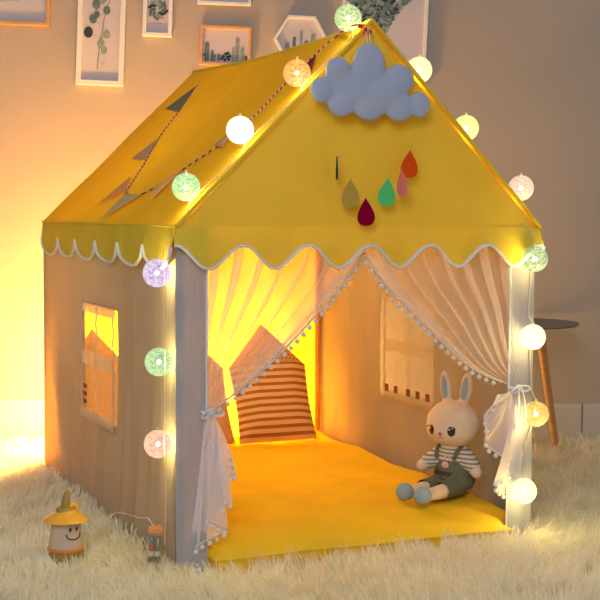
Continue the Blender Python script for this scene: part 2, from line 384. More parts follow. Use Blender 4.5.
picture(198, -60, 253, 5, .20, .24, .012, MAT['fwhite'], 'white frame directly above the pine framed cactus print, only its lower edge in view', art_line)
picture(199, 25, 252, 67, .192, .148, .012, MAT['fwood'], 'pine framed landscape print of a row of grey green cacti', art_cacti)
picture(275, 20, 327, 60, .205, .17, .013, MAT['fwhite'], 'white hexagonal framed cactus print above the ridge of the tent roof', art_hexcacti, hexa=True)
picture(345, -70, 426, 84, .32, .57, .014, MAT['fwhite'], 'large framed print of eucalyptus stems in a vase behind the tent peak', art_vase)

# ------------------------------------------------------------------ tent
W, D, H, A = 1.0, 1.365, .80, 1.306
tent = empty('play_tent', 'yellow roofed house shaped play tent with grey beige walls and scalloped valances', 'tent', (0, 0, FZ))
def tb(mb, name, m, parent=tent, **t):
    for i, v in enumerate(mb.v): mb.v[i] = (v[0], v[1], v[2]-FZ) if parent_is_tent(parent) else v
    return mb.build(name, m, parent, **t)
def parent_is_tent(p): return True      # every tent mesh is modelled in world height and shifted to the tent's base
def slope(side):
    def fn(u, v):       # u along depth, v eave->ridge
        y = -.018+u*(D+.008-.045*v); x = v*.5; sag = .018*math.sin(PI*max(0, min(1, u)))*(v**1.5)
        z = H+(A-H)*v-sag-.010*math.sin(PI*v)*math.sin(PI*u)+.004*nz(u*3, v*4, side*5)
        x = x-.004*(1-v)
        if side > 0: x = 1-x
        return (x, y, z)
    return fn
mb = MB(); mb.grid(slope(-1), 44, 22); mb.grid(slope(1), 44, 22)
tb(mb, 'roof', MAT['roof'])
# rolled seams along the front rake, ridge and eave
mb = MB()
for s in (-1, 1):
    f = slope(s); mb.tube([Vector(f(0, k/20))+Vector((0, 0, .001)) for k in range(21)], .0055, 8)
    mb.tube([Vector(f(k/20, 0)) for k in range(21)], .004, 6)
mb.tube([Vector(slope(-1)(k/24, 1))+Vector((0, 0, .001)) for k in range(25)], .005, 8)
tb(mb, 'roof_seam', MAT['gable'])
for yy, nm in ((-.010, 'front_gable'), (D+.006, 'back_gable')):
    mb = MB()
    def fn(u, v, yy=yy):
        z = H+(A-.012-H)*v; hw = .5*(1-v)*.985+.001
        y = yy-(.045*v+.010 if yy > 0 else 0)+(.012*nz(u*2.2, v*2.2, 3)+.006*math.sin(PI*u)*math.sin(PI*v))*(1 if yy > 0 else -1)*min(1, (1-abs(2*u-1))*4)*min(1, v*6+.1)
        return (.5+(2*u-1)*hw, y, z)
    mb.grid(fn, 40, 30); tb(mb, nm, MAT['gable'])
def valance(name, p0, p1, nlobes, style, out, phase=0., endcut=False):
    p0 = Vector(p0); p1 = Vector(p1); out = Vector(out); n = nlobes*16
    def edge(u):
        if style == 'wave': return .755-.0 - (.5-.5*math.cos(2*PI*(u*nlobes+phase)))*.056
        fr = (u*nlobes) % 1; return .750-.054*math.sqrt(max(0, 1-(2*fr-1)**2))**.9
    def pt(u, v, lift=0):
        b = p0.lerp(p1, u); e = edge(u); fl = 1-.7*u if style == 'lobe' else 1; z = H*(1-v)+e*v
        flare = .004+.008*v+.006*v*math.sin(2*PI*(u*nlobes+phase)*1.0+1)+.006*v*nz(u*9, v*2, len(name))
        q = b+out*(flare*fl+lift); return Vector((q.x, q.y, z))
    mb = MB(); mb.grid(lambda u, v: pt(u, v), n, 8); o = tb(mb, name, MAT['val'])
    pp = MB(); pp.tube([pt(k/n, 1, 0) for k in range(n+1)], .0052, 6, flat=.7)
    tb(pp, 'piping', MAT['piping'], o)
# wave: minima (lowest hem) at x .072,.241,...  -> period .169
valance('front_valance', (-.012, -.010, 0), (1.006, -.010, 0), 6, 'wave', (0, -1, 0), phase=-.02)
valance('side_valance', (-.002, -.020, 0), (-.002, D-.008, 0), 6, 'lobe', (-1, 0, 0))
valance('side_valance', (1.002, -.015, 0), (1.002, D-.008, 0), 6, 'lobe', (1, 0, 0))
valance('back_valance', (.002, D+.001, 0), (.998, D+.001, 0), 6, 'wave', (0, 1, 0))
WY0, WY1, WZ0, WZ1 = .520, .860, .246, .560
def side_wall(x, s):
    ny, nzz = 74, 60
    def fn(u, v):
        y = u*D; z = FZ+.004+v*(H-FZ-.004)
        amp = .010*(1-v)**1.5+.0025; q = amp*(nz(y*9, z*.8, s*3)+.5*nz(y*22, z*1.3, 7))*min(1, u*9, (1-u)*9)
        inw = -.010*math.sin(PI*v)*math.sin(PI*u)
        return (x+s*(q+inw+.012*(1-v)**3)*min(1, u*14, (1-u)*14), y, z)
    def keep(u, v):
        y = u*D; z = FZ+v*(H-FZ); return not (WY0 < y < WY1 and WZ0 < z < WZ1)
    mb = MB(); mb.grid(fn, ny, nzz, keep=keep); wall = tb(mb, 'side_wall', MAT['side'])
    xo = x+s*.001
    m = MB(); m.grid(lambda u, v: (x+s*(-.010+.003*nz(u*4, v*7, s)), WY0-.012+u*(WY1-WY0+.024), WZ0-.012+v*(WZ1-WZ0+.024)), 12, 16)
    w = tb(m, 'window', MAT['film'], wall)
    b = MB()
    def strap(y0, z0, y1, z1, wdt, n=20, bow=0):
        d = Vector((0, y1-y0, z1-z0)); t = d.normalized(); q = Vector((0, -t.z, t.y))*wdt/2; V = []
        for k in range(n+1):
            c = Vector((x+s*(.004+.003*math.sin(k*1.9)), y0, z0))+d*(k/n)+Vector((0, bow*math.sin(PI*k/n), 0)); V += [c-q, c+q]
        b.add(V, [(2*k, 2*k+1, 2*k+3, 2*k+2) for k in range(n)])
    strap(WY0, WZ0-.014, WY0, WZ1+.014, .014); strap(WY1, WZ0-.014, WY1, WZ1+.014, .014)
    strap(WY0, WZ1+.012, WY1, WZ1+.012, .004); strap(WY0, WZ0-.014, WY1, WZ0-.014, .004)
    tb(b, 'window_binding', MAT['bind'], wall)
    b = MB(); strap(WY0, WZ1-.002, WY1, WZ1-.002, .030); strap(WY0, WZ0+.002, WY1, WZ0+.002, .030); strap((WY0+WY1)/2, WZ0, (WY0+WY1)/2, WZ1, .022, bow=.008); strap(WY0, .41, WY1, .41, .040)
    tb(b, 'window_strap', MAT['bar'], wall)
    m = MB()
    if s > 0:
        for k in range(5):
            y = .80-k*.062-(.02 if k > 1 else 0); m = MB(); m.box((x-.014, y, WZ0+.016), (x-.0125, y+.022, WZ0+.040))
            tb(m, 'woven_tab', MAT['tab'], wall, smooth=False, label='small dark red bar on the window hem')
    else:
        for k in range(3):
            m = MB(); m.box((x-.008, WY1-.07, WZ0+.03+k*.022), (x-.0065, WY1-.035, WZ0+.042+k*.022))
            tb(m, 'woven_tab', MAT['tab'], wall, smooth=False, label='small brown bar at the window edge')
side_wall(0., -1); side_wall(W, 1)
mb = MB(); mb.grid(lambda u, v: (u*W, D+.014*nz(u*5, v*1.5, 2)*min(1, u*8, (1-u)*8), FZ+v*(H-FZ)), 50, 30); tb(mb, 'back_wall', MAT['back'])
for x0, x1 in ((0, .077), (.925, 1.0)):
    mb = MB(); mb.grid(lambda u, v: (x0+(x1-x0)*u, .0-.004*math.sin(PI*u)+.005*nz(u*1.5+x0*9, v*5, 4)*math.sin(PI*u)-.006*(1-v)**3, FZ+v*(H-FZ)), 8, 40)
    p = tb(mb, 'front_panel', MAT['strip'])
    xe = x1 if x0 == 0 else x0
    mb = MB(); mb.tube([(xe, -.001, FZ+k/20*(H-FZ)) for k in range(21)], .0028, 6); tb(mb, 'binding', MAT['piping'], p)
# corner poles inside the wall sleeves
for x in (.014, .986):
    for y in (.016, D-.02):
        mb = MB(); mb.tube([(x, y, FZ+.003), (x, y, H)], .010, 10); tb(mb, 'pole', MAT['beech'])

# ------------------------------------------------------------------ mat inside the tent
def matz(x, y): return .050-.016*max(0, min(1, (.30-y)/.3))+.013*nz(x*3, y*3.4, 1)+.004*abs(nz(x*5+y*2, y*8, 12))+.006*nz(x*2.5, y*11, 4)+.010*nz(x*1.7, y*1.4, 6)+.004*math.sin(9*y+3*nz(x*2, y*2))+.03*max(0, (x-.75))*max(0, y-.3)*2
mat = MB(); x0, x1, y0, y1 = .022, .978, -.035, 1.335
def top(u, v):
    x = x0+u*(x1-x0); y = y0+v*(y1-y0)
    ex = min(u, 1-u)*(x1-x0); ey = min(v, 1-v)*(y1-y0); r = .03
    k = 1
    for e, r in ((ex, .03), (ey, .17 if v < .5 else .03)):
        if e < r: k *= max(0, 1-(1-e/r)**2)**.55
    if v < .5: y += .010*nz(x*5, 0, 9)
    fr = max(0, min(1, (.06-y)/.05)); x = x*(1-fr)+fr*(.088+u*.835)
    return (x, y, .004+(matz(x, y)-.004)*k)
mat.grid(top, 80, 110)
mat.grid(lambda u, v: (lambda p: (p[0], p[1], .004-.030*(1 if 0 < u < 1 and 0 < v < 1 else 0)))(top(u, v)), 80, 110)
mo = mat.build('floor_mat', MAT['mat'], label='puffy yellow cotton mat covering the floor inside the tent', category='mat')
mb = MB(); mb.tube([Vector(top(k/60, 0))+Vector((0, -.001, .001)) for k in range(61)], .0028, 6); mb.build('seam', MAT['mat'], mo)

# ------------------------------------------------------------------ house cushions at the back
dot_m = dotted('dotted_roof_cotton', (.62, .36, .16, 1), (.20, .08, .03, 1), .016, .22)
stripe_m = striped('striped_cotton', (.80, .58, .36, 1), (.42, .17, .05, 1), 1/.0245, 'Z', duty=.55)
plain_a = cloth('peach_cotton', (.66, .38, .22, 1), tl=.05, wb=.2); plain_b = cloth('sand_cotton', (.66, .42, .20, 1), tl=.05, wb=.2)
def cushion(pos, yaw, label, body_m, w=.285, h=.265, roofh=.155):
    root = empty('house_cushion', label, 'cushion', pos, (-.42, 0, yaw), 'house shaped cushions along the back of the tent')
    def half(z):    # half width at height z
        return w/2 if z <= h else w/2*(1-(z-h)/roofh)
    def shell(za, zb, nzv, mb):
        for s in (-1, 1):
            def fn(u, v):
                z = za+(zb-za)*v; hw = max(half(z), .002)*(1-.05*math.sin(PI*min(1, z/h)))
                x = (2*u-1)*hw; e = min(hw-abs(x), z+.0, (h+roofh-z)*.8)
                t = .045*min(1, max(0, e)/.07)**.55
                return (x, s*t, z)
            mb.grid(fn, 24, nzv)
    mb = MB(); shell(0, h, 24, mb); mb.build('cushion_body', body_m, root)
    mb = MB(); shell(h, h+roofh, 18, mb); mb.build('cushion_roof', dot_m, root, label='dotted pointed top')
for px, lab, bm_, yw in ((279, 'house shaped cushion with horizontal brown stripes and dotted pointed top', stripe_m, .0), (196, 'peach house cushion beside the striped one, mostly behind the left curtain', plain_a, .05), (100, 'sand coloured house cushion with dotted top seen through the side window', plain_b, 0)):
    p = fy(px, 447, 1.13); cushion((max(p.x, .145), 1.13, .062), yw, lab, bm_, w=.285 if p.x > .145 else .25)

# ------------------------------------------------------------------ curtains
def add_pom(root, p, r=.0062):
    mb = MB(); mb.ball((0, 0, 0), r, 10, 7); mb.tube([(0, 0, r*.6), (0, 0, r+.006)], .001, 4)
    mb.build('pompom', MAT['pom'], root, loc=Vector(p)-Vector((0, 0, r+.004))-root.location)
def resample(P, step):
    P = [Vector(p) for p in P]; out = [P[0]]; acc = 0
    for a, b in zip(P, P[1:]):
        L = (b-a).length; t = step-acc
        while t < L: out.append(a.lerp(b, t/L)); t += step
        acc = (acc+L) % step
    return out
def curtain(label, xs, xc, G, edge_px, hem_px, folds, tail_dir):
    """xs: outer top x, xc: centre x, G: gather point"""
    root = empty('sheer_curtain', label, 'curtain', (G.x, G.y, FZ), group='sheer curtains at the tent entrance')
    sh = lambda v: Vector(v)-root.location
    Ed = catmull([fy(u, v, .012) for u, v in edge_px], 8)         # free edge top->gather
    L = len(Ed)-1; sg = 1 if xc > xs else -1
    def up(s, t):
        k = t*L; i = min(int(k), L-1); e = Ed[i].lerp(Ed[i+1], k-i)
        o = Vector((xs, .012, .77)).lerp(G+Vector((-sg*.010, 0, 0)), t)          # outer edge, nearly vertical
        o.x += -sg*0+sg*.0*math.sin(PI*t)
        sfold = s+2.6/(2*PI*folds)*math.sin(2*PI*folds*s)*(.75+.25*math.sin(5*s+1))
        q = o.lerp(e, max(0, min(1, sfold)))
        a = .016*(1-t)+.006
        q.y += a*math.cos(2*PI*folds*s)+.004*nz(s*20, t*3)
        if s > .80: q.y -= .01*(s-.8)*5
        q.z += -.010*math.sin(PI*t)*math.sin(PI*s)
        return q
    mb = MB(); mb.grid(lambda u, v: sh(up(u, v)), folds*20, 40)
    # dense hem band along the free edge
    mb.grid(lambda u, v: sh(up(.93+.07*u, v)+Vector((0, -.004, 0))), 5, 40)
    mb.grid(lambda u, v: sh(up(.86+.14*u, v)+Vector((0, .012, 0))), 5, 40)
    mb.build('curtain_panel', MAT['tulle'], root)
    hem = [fy(u, v, .004) for u, v in hem_px]; n = len(hem)
    hem = [h+Vector((0, -.012+.020*(i % 2)-.004*i/n, 0)) for i, h in enumerate(hem)]
    HM = []
    for a, b in zip(hem, hem[1:]):
        for k in range(8): HM.append(a.lerp(b, k/8))
    HM.append(hem[-1]); m = len(HM)-1
    def tail(s, t):
        k = s*m; i = min(int(k), m-1); e = HM[i].lerp(HM[i+1], k-i)
        g = G+Vector((.010*(2*s-1)*tail_dir, -.004, -.004))
        q = g.lerp(e, t); bul = math.sin(PI*t)
        q.x += .012*bul*(e.x-g.x)/.06*0.4; q.y += -.018*bul+.006*math.sin(s*40)*t
        return q
    mb = MB(); mb.grid(lambda u, v: sh(tail(u, v)), m*2, 20); mb.build('curtain_tail', MAT['tulle2'], root)
    # woven trim + pompoms
    tr = MB(); tr.tube([sh(p+Vector((0, -.006, 0))) for p in [up(1, k/40) for k in range(38)]], .0038, 6, flat=.6)
    tr.tube([sh(p+Vector((0, -.003, 0))) for p in HM], .0042, 6, flat=.6); tr.build('trim_band', MAT['pom'], root)
    for p in resample([up(1, k/60)+Vector((sg*.004, -.006, 0)) for k in range(1, 56)], .0235): add_pom(root, p)
    for p in resample([h+Vector((0, -.005, 0)) for h in HM], .022): add_pom(root, p)
    # satin tie: knot, two loops, two hanging ends
    tb_ = MB(); tb_.ball(sh(G+Vector((0, -.018, 0))), (.011, .009, .009))
    tb_.tube([sh(G+Vector((.017*math.cos(q), .016*math.sin(q), .003*math.sin(q)))) for q in np.linspace(0, 2*PI, 20)[:-1]], .0045, 6, closed=True)
    for s, w_, h_ in ((1, .034, .004), (-1, .022, -.002)):
        tb_.tube([sh(G+Vector((s*w_*(1-math.cos(q))/2*1.0, -.020-.004*math.sin(q), .008*math.sin(q)+h_*(1-math.cos(q))/2-.008*(1-math.cos(q))/2))) for q in np.linspace(0, 2*PI, 18)], .0035, 6, flat=.5)
    for dx, ln in ((-.006, .085), (.004, .11)):
        tb_.tube([sh(G+Vector((dx*tail_dir*(1+2*t)-.0*t, -.024-.008*math.sin(3*t), -ln*t))) for t in np.linspace(0, 1, 12)], .0045, 6, flat=.3)
    tb_.build('tie_ribbon', MAT['ribbon'], root, label='pale blue ribbon bow tying the curtain back')
GL = fy(208, 411, .0); GR = fy(515, 387, .0)
curtain('sheer white curtain tied back to the left post of the entrance, pompoms along its edge', .070, .5, GL,
        [(366, 250), (342, 285), (295, 338), (252, 379), (228, 398), (211, 409)],
        [(196, 564), (188, 557), (196, 543), (228, 530), (206, 519), (203, 513), (229, 500), (216, 492), (208, 488), (235, 474), (226, 452)], 7, 1)
curtain('sheer white curtain tied back to the right post, hanging beside the plush rabbit', .932, .5, GR,
        [(364, 250), (386, 285), (427, 327), (450, 350), (476, 371), (512, 386)],
        [(516, 494), (502, 493), (491, 484), (518, 467), (501, 457), (486, 445), (483, 430), (485, 416), (490, 404), (499, 395)], 7, -1)

# ------------------------------------------------------------------ plush rabbit
bz = .050
bp = fz(456, 499, bz)+Vector((.034, .098, 0))
bun = empty('plush_rabbit', 'seated cream plush rabbit in olive dungarees and striped shirt', 'soft toy', (bp.x+.006, bp.y-.018, bz-.004), (0, 0, math.radians(-62)))
bun.scale = (1.06, 1.06, 1.06)
def caps(mb, a, b, ra, rb, n=8):
    a = Vector(a); b = Vector(b)
    for k in range(n+1): mb.ball(a.lerp(b, k/n), ra+(rb-ra)*k/n, 14, 9)
HC = (0, -.008, .190)
def earM(s): return Matrix.Rotation(s*.14, 3, 'Y')
mb = MB()
mb.ball((0, 0, .062), (.048, .042, .060), 20, 14); mb.ball(HC, (.073, .066, .062), 28, 18); mb.ball((0, -.014, .176), (.071, .060, .046), 28, 18)
mb.ball((0, 0, .120), .036)
caps(mb, (-.040, -.004, .104), (-.068, -.052, .076), .021, .016); caps(mb, (.040, -.004, .104), (.082, -.022, .070), .021, .016)
caps(mb, (-.026, -.02, .024), (-.048, -.145, .021), .025, .016); caps(mb, (.024, -.02, .024), (.012, -.155, .021), .025, .016)
for s in (-1, 1): mb.ball((s*.031, .004, .283), (.0185, .011, .047), 16, 14, M=earM(s)); mb.ball((s*.026, .003, .250), (.015, .011, .02))
remeshed(mb, 'rabbit_body', MAT['plush'], bun, .0045, 5)
for s in (-1, 1):
    mb = MB(); mb.ball((s*.031, -.0055, .281), (.0095, .0035, .034), 14, 12, M=earM(s)); mb.build('ear_lining', MAT['shoe'], bun, label='pale blue inner ear')
mb = MB(); mb.ball((0, 0, .066), (.0505, .0445, .060), 20, 14); mb.ball((0, 0, .120), .0385)
caps(mb, (-.040, -.004, .104), (-.060, -.038, .084), .0235, .020); caps(mb, (.040, -.004, .104), (.070, -.016, .080), .0235, .020)
remeshed(mb, 'striped_shirt', MAT['shirt'], bun, .004, 4, keep=lambda c: c.z > .05 and c.z < .142)
mb = MB(); mb.ball((0, 0, .058), (.056, .050, .058), 22, 16); mb.ball((0, 0, .038), (.058, .052, .036), 22, 16)
caps(mb, (-.026, -.02, .026), (-.040, -.085, .023), .027, .024); caps(mb, (.024, -.02, .026), (.016, -.09, .023), .027, .024)
remeshed(mb, 'dungarees', MAT['overall'], bun, .004, 4, keep=lambda c: (c.y > -.088) and c.z < (.115 if (c.y < -.012 and abs(c.x) < .041) else .084) and c.z > .004)
mb = MB()
for s in (-1, 1):
    mb.tube(catmull([(s*.026, -.047, .100), (s*.031, -.036, .122), (s*.032, -.012, .134), (s*.026, .020, .128), (s*.016, .046, .09)], 5), .0055, 6, flat=.35)
mb.build('dungaree_strap', MAT['overall'], bun)
for p in ((-.050, -.160, .024), (.012, -.172, .024)):
    mb = MB(); mb.ball(p, (.023, .024, .0235), 20, 14); mb.build('shoe', MAT['shoe'], bun, label='round pale blue foot')
def onhead(x, z, lift=0):
    a = math.sqrt(max(0.01, 1-(x/.073)**2-((z)/.063)**2)); return Vector((x, -.008-.066*a-lift, HC[2]+z))
def yawM(x): return Matrix.Rotation(math.asin(max(-.95, min(.95, x/.080))), 3, 'Z')
for s in (-1, 1):
    c = onhead(s*.030, -.012); mb = MB(); mb.ball(c, (.0105, .004, .0132), 18, 12, M=yawM(s*.030)); e = mb.build('eye', MAT['eye'], bun)
    mb = MB(); mb.ball(c+Vector((-.003, -.0042, .005)), .0024, 8, 6); mb.build('eye_glint', MAT['white'], e)  # highlight put on the eye as a small white bead
    mb = MB()
    for k in range(3):
        q = c+Vector((s*.007, -.001, .006)); mb.tube([q, q+Vector((s*(.004+.002*k), .001, .005-.002*k))], .0007, 4)
    mb.build('eyelash', MAT['thread'], e)
    c = onhead(s*.044, -.030, -.001); mb = MB(); mb.ball(c, (.0065, .0025, .005), 14, 8, M=yawM(s*.046)); mb.build('cheek', MAT['blush'], bun)
mb = MB(); mb.ball(onhead(0, -.020, .002), (.0055, .004, .004)); mb.build('nose', MAT['nose'], bun)
mb = MB()
mb.tube([onhead(0, -.023, .003), onhead(0, -.029, .003)], .0009, 5)
mb.tube([onhead(x, -.029-.0035*math.sin(abs(x)/.009*PI), .003) for x in np.linspace(-.009, .009, 15)], .0009, 5)
mb.build('mouth', MAT['thread'], bun)
def onbib(x, z, lift=.001): 
    a = math.sqrt(max(.02, 1-(x/.056)**2-((z-.058)/.058)**2)); return Vector((x, -.050*a-lift, z))
mb = MB()
mb.ball(onbib(0, .084), (.011, .0022, .009)); mb.ball(onbib(-.006, .099), (.0034, .002, .009)); mb.ball(onbib(.006, .099), (.0034, .002, .009))
em = mb.build('rabbit_patch', MAT['pinkpatch'], bun, label='small pink rabbit face patch')
mb = MB()
for s in (-1, 1): mb.ball(onbib(s*.004, .085, .003), (.0014, .001, .0016))
mb.ball(onbib(0, .0805, .003), (.001, .001, .001)); mb.build('patch_face', MAT['thread'], em)
def text_on(s, size, place):
    cu = bpy.data.curves.new('t', 'FONT'); cu.body = s; cu.size = size; cu.shear = .3; cu.extrude = .0002; cu.align_x = 'CENTER'; cu.offset = .0002
    o = bpy.data.objects.new('t', cu); C.objects.link(o); bpy.context.view_layer.update()
    me = bpy.data.meshes.new_from_object(o.evaluated_get(bpy.context.evaluated_depsgraph_get())); bpy.data.objects.remove(o)
    for v in me.vertices: v.co = place(v.co.x, v.co.y)+Vector((0, -v.co.z, 0))
    return me
me = text_on('Bunny', .021, lambda x, z: onbib(max(-.044, min(.044, x-.006)), .058+z, .0035)); me.materials.append(MAT['thread'])
o = bpy.data.objects.new('embroidery', me); C.objects.link(o); o.parent = bun
mb = MB(); mb.tube([onbib(x, .047+.003*math.sin(x*420), .003) for x in np.linspace(-.03, .035, 40)], .0008, 5); mb.build('stitch_line', MAT['thread'], bun)

# ------------------------------------------------------------------ cloud and raindrops
CY = -.058
cl = empty('cloud_cushion', 'blue grey padded cloud hanging from the tent peak', 'cloud decoration', fy(369, 85, CY))
base = cl.location
mb = MB()
for px, py, rx, ry in ((322, 90, 12, 13), (338.5, 71, 13.5, 14), (369, 66, 17, 23), (399, 80, 16, 16), (419, 105, 12, 13.5), (341, 104, 14, 13), (369, 105, 18, 16), (399, 107, 16, 15), (352, 88, 24, 18), (385, 92, 24, 18)):
    p = fy(px, py, CY)-base; mb.ball(p, (rx/372, .015 if rx < 20 else .0155, ry/402), 24, 16)
remeshed(mb, 'cloud_body', MAT['cloud'], cl, .0035, 22)
mb = MB(); q = fy(369, 45, CY)-base; tp = fy(368, 27, -.03)-base
mb.tube([q+Vector((-.003, 0, -.01)), (q+tp)/2+Vector((-.005, 0, 0)), tp, (q+tp)/2+Vector((.004, 0, 0)), q+Vector((.004, 0, -.01))], .0012, 5)
mb.build('hanging_loop', MAT['piping'], cl)
DROPS = [((337, 168), 23, 2.0, (.02, .10, .09, 1), 'thin dark green raindrop turned edge-on, leftmost under the cloud', 0, .08),
         ((350.5, 193), 28, 19, (.52, .36, .07, 1), 'mustard felt raindrop hanging left of the crimson one', 0, 0),
         ((366, 212), 28, 18.5, (.26, .002, .03, 1), 'dark crimson felt raindrop, lowest of the row', -.05, 0),
         ((387, 192), 28, 19, (.10, .66, .20, 1), 'green felt raindrop hanging between crimson and pink ones', .08, 0),
         ((402, 183), 27, 9, (.85, .24, .22, 1), 'narrow pink felt raindrop partly turned away in front of the red one', -.12, 0),
         ((409.5, 164), 28, 18.5, (.78, .09, .01, 1), 'orange red felt raindrop, highest and rightmost under the cloud', .05, 0)]
for i, ((px, py), hp, wp, c, lab, tilt, bow) in enumerate(DROPS):
    h = hp/405; full = 19/372; ang = math.acos(min(1, wp/19.0)) if wp > 3 else 1.5
    yy = -.050-(.022 if i == 4 else 0); ctr = fy(px, py, yy)
    root = empty('felt_raindrop', lab, 'raindrop decoration', ctr, (0, tilt, -.445-ang if i in (0, 4) else 0), 'felt raindrops below the cloud')
    P = []
    for k in range(36):
        t = 2*PI*k/36; rr = 1.0; x = full/2*math.sin(t)*math.sin(t/2)**1.35*1.28; z = h/2*math.cos(t)
        P.append((x, z))
    m = cloth('felt_%d' % i, c, tl=.05, wb=.1)
    mb = MB(); mb.poly(P, -.0015, .0015); mb.build('felt_drop', m, root, smooth=False)
    topz = h/2; reach = fy(px, 112 if i else 104, CY).z-ctr.z
    mb = MB(); mb.tube([(0, 0, topz-.002), (0, (CY-yy)*.5, (topz+reach)/2), (0, CY-yy, reach)]  , .00012, 3); th = mb.build('thread', MAT['case'], root)

# ------------------------------------------------------------------ bunting over the left roof slope
nL = Vector((-.506, 0, .512)).normalized(); cL = nL.dot(Vector((-.004, 0, .8)))
def rl(u, v, lift=.003):
    p = on(u, v, nL, cL+lift)
    # follow the sag of the cloth
    vv = max(0, min(1, (p.x+.004)/.504)); uu = max(0, min(1, (p.y+.018)/(D+.036)))
    p.z += -.018*math.sin(PI*uu)*vv**1.5-.010*math.sin(PI*vv)*math.sin(PI*uu)+.004
    return p
bt = empty('bunting', 'string of small fabric pennants draped over the left roof slope', 'bunting', rl(140, 194))
bsh = lambda v: Vector(v)-bt.location
cord = [rl(*q) for q in ((203, 76), (180, 107), (160, 133), (143, 163), (131, 183), (126, 192), (140, 194), (160, 183), (190, 163), (240, 128), (282, 85), (305, 62), (335, 36))]+[fy(352, 30, -.0)+Vector((0, .0, .01)), fy(365, 25, -.024)]
cd_ = catmull(cord, 8)
mb = MB(); mb.tube([bsh(p) for p in cd_], .0022, 6); cordm = striped('twisted_cord', (.28, .03, .03, 1), (.65, .5, .4, 1), 90, 'X'); mb.build('cord', cordm, bt)
for (a, b, c, colr, lab) in (((197, 83), (179, 109), (165, 108), (.24, .22, .13, 1), 'dark grey green pennant'), ((161, 132), (145, 157), (131, 157), (.58, .38, .20, 1), 'tan printed pennant'),
                             ((131, 174), (126, 190), (97, 205), (.80, .38, .14, 1), 'peach pennant'), ((125, 193), (141, 194), (100, 221), (.60, .50, .26, 1), 'pale olive pennant'),
                             ((185, 165), (157, 184), (150, 201), (.82, .52, .20, 1), 'light peach pennant'), ((229, 130), (213, 143), (223, 147), (.66, .40, .18, 1), 'tan pennant'),
                             ((316, 53), (302, 66), (311, 73), (.20, .04, .05, 1), 'dark red striped pennant beside the orange globe')):
    p = [bsh(rl(*q, .005)) for q in (a, b, c)]; nn = (p[1]-p[0]).cross(p[2]-p[0]).normalized()*.0008
    mb = MB(); mb.grid(lambda u, v: p[0].lerp(p[1], u).lerp(p[2], v)+nL*(.004*math.sin(PI*u)*math.sin(PI*v)), 6, 8)
    mb.build('pennant', cloth('pennant_cloth', colr, tl=.15, wb=.3, wscale=30), bt, label=lab)
mb = MB(); g = fy(365, 29, -.030)
for dx, dz, r in ((-.012, .006, .008), (.010, -.006, .009), (0, 0, .006), (-.004, -.010, .004)): mb.ball(bsh(g+Vector((dx, 0, dz))), (r, .005, r*.7), 10, 8)
mb.build('tie_knot', MAT['red'], bt, label='red and white knot at the tent peak')

# ------------------------------------------------------------------ globe light string
GR_ = .0335
nR = Vector((.506, 0, .512)).normalized(); cR = nR.dot(Vector((1.004, 0, .8)))
cream = (1, .80, .42, 1)
GL_ = [('L', 158, 444, (.95, .30, .26, 1), (1, .68, .50, 1), 1.25, 'rose pink globe low on the left wall'), ('L', 159, 362, (.12, .60, .28, 1), (.75, .95, .50, 1), 1.1, 'pale green globe on the left wall'),
       ('L', 157, 273, (.35, .24, .70, 1), (.85, .72, 1, 1), 1.2, 'lavender globe under the side valance'), ('RL', 186, 187, (.06, .62, .25, 1), (.70, .95, .50, 1), 1.2, 'green globe on the left rake above the corner'),
       ('RL', 240, 130, (1, .93, .75, 1), (1, 1, .92, 1), 1.8, 'white globe on the left rake'), ('RL', 297, 73, (.85, .16, .02, 1), (1, .62, .16, 1), 1.15, 'orange globe on the left rake'),
       ('RL', 348, 18, (.06, .45, .20, 1), (.85, .95, .50, 1), 1.1, 'green globe beside the tent peak'),
       ('RR', 419, 70, (.90, .78, .38, 1), (1, .93, .58, 1), 1.3, 'cream globe highest on the right rake'), ('RR', 466, 128, (.90, .80, .20, 1), (1, .93, .38, 1), 1.3, 'yellow cream globe halfway down the right rake'),
       ('RR', 521, 188, (.85, .42, .38, 1), (1, .78, .58, 1), 1.15, 'pink globe low on the right rake'),
       ('F', 535, 259, (.04, .32, .16, 1), (.60, .90, .55, 1), .9, 'dark green globe at the right eave'), ('F', 533, 337, (1, .85, .55, 1), (1, .97, .80, 1), 1.5, 'white globe on the right post'),
       ('F', 536, 414, (.80, .36, .02, 1), (1, .74, .20, 1), 1.2, 'gold globe on the right post'), ('F', 524, 491, (1, .78, .26, 1), (1, .93, .50, 1), 2.2, 'bright yellow globe at the foot of the right post')]
st = empty('globe_light_string', 'string of glowing coloured globe lights running round the tent gable and posts', 'string lights', (0, 0, 0))
gpos = []
def raise_to(px, py, n, c): return on(px, py, n, c)
for kind, px, py, c1, c2, stg, lab in GL_:
    if kind == 'L': p = fx(px, py, -.041)
    elif kind == 'RL': p = on(px, py, nL, cL+GR_+.010)
    elif kind == 'RR': p = on(px, py, nR, cR+GR_+.004)
    else: p = fy(px, py, -.048)
    gpos.append((kind, p))
    mb = MB(); mb.ball((0, 0, 0), GR_, 28, 18)
    g = mb.build('globe', globe_mat('thread_globe', c1, c2, stg), st, loc=p, label=lab)
    mb = MB(); mb.tube([(0, 0, GR_-.006), (0, 0, GR_+.006)], .003, 8)
    mb.build('bulb_socket', MAT['wire'], g)
    mb = MB(); mb.ball((0, 0, 0), .0058, 14, 10); mb.build('led_bulb', MAT['led'], g)
    ld = bpy.data.lights.new('globe_led', 'POINT'); ld.energy = 1.9 if kind == 'L' else 1.3; ld.shadow_soft_size = .004; ld.color = (1, .76, .26)
    lo = bpy.data.objects.new('globe_led', ld); C.objects.link(lo); lo.parent = g; lo.location = (.002, .016, -.006) if kind == 'L' else (0, -.010, -.012)
wp = [Vector((-.135, -.16, .03))]
wp = []
bb = fz(154, 559, 0)                       # battery case stands here
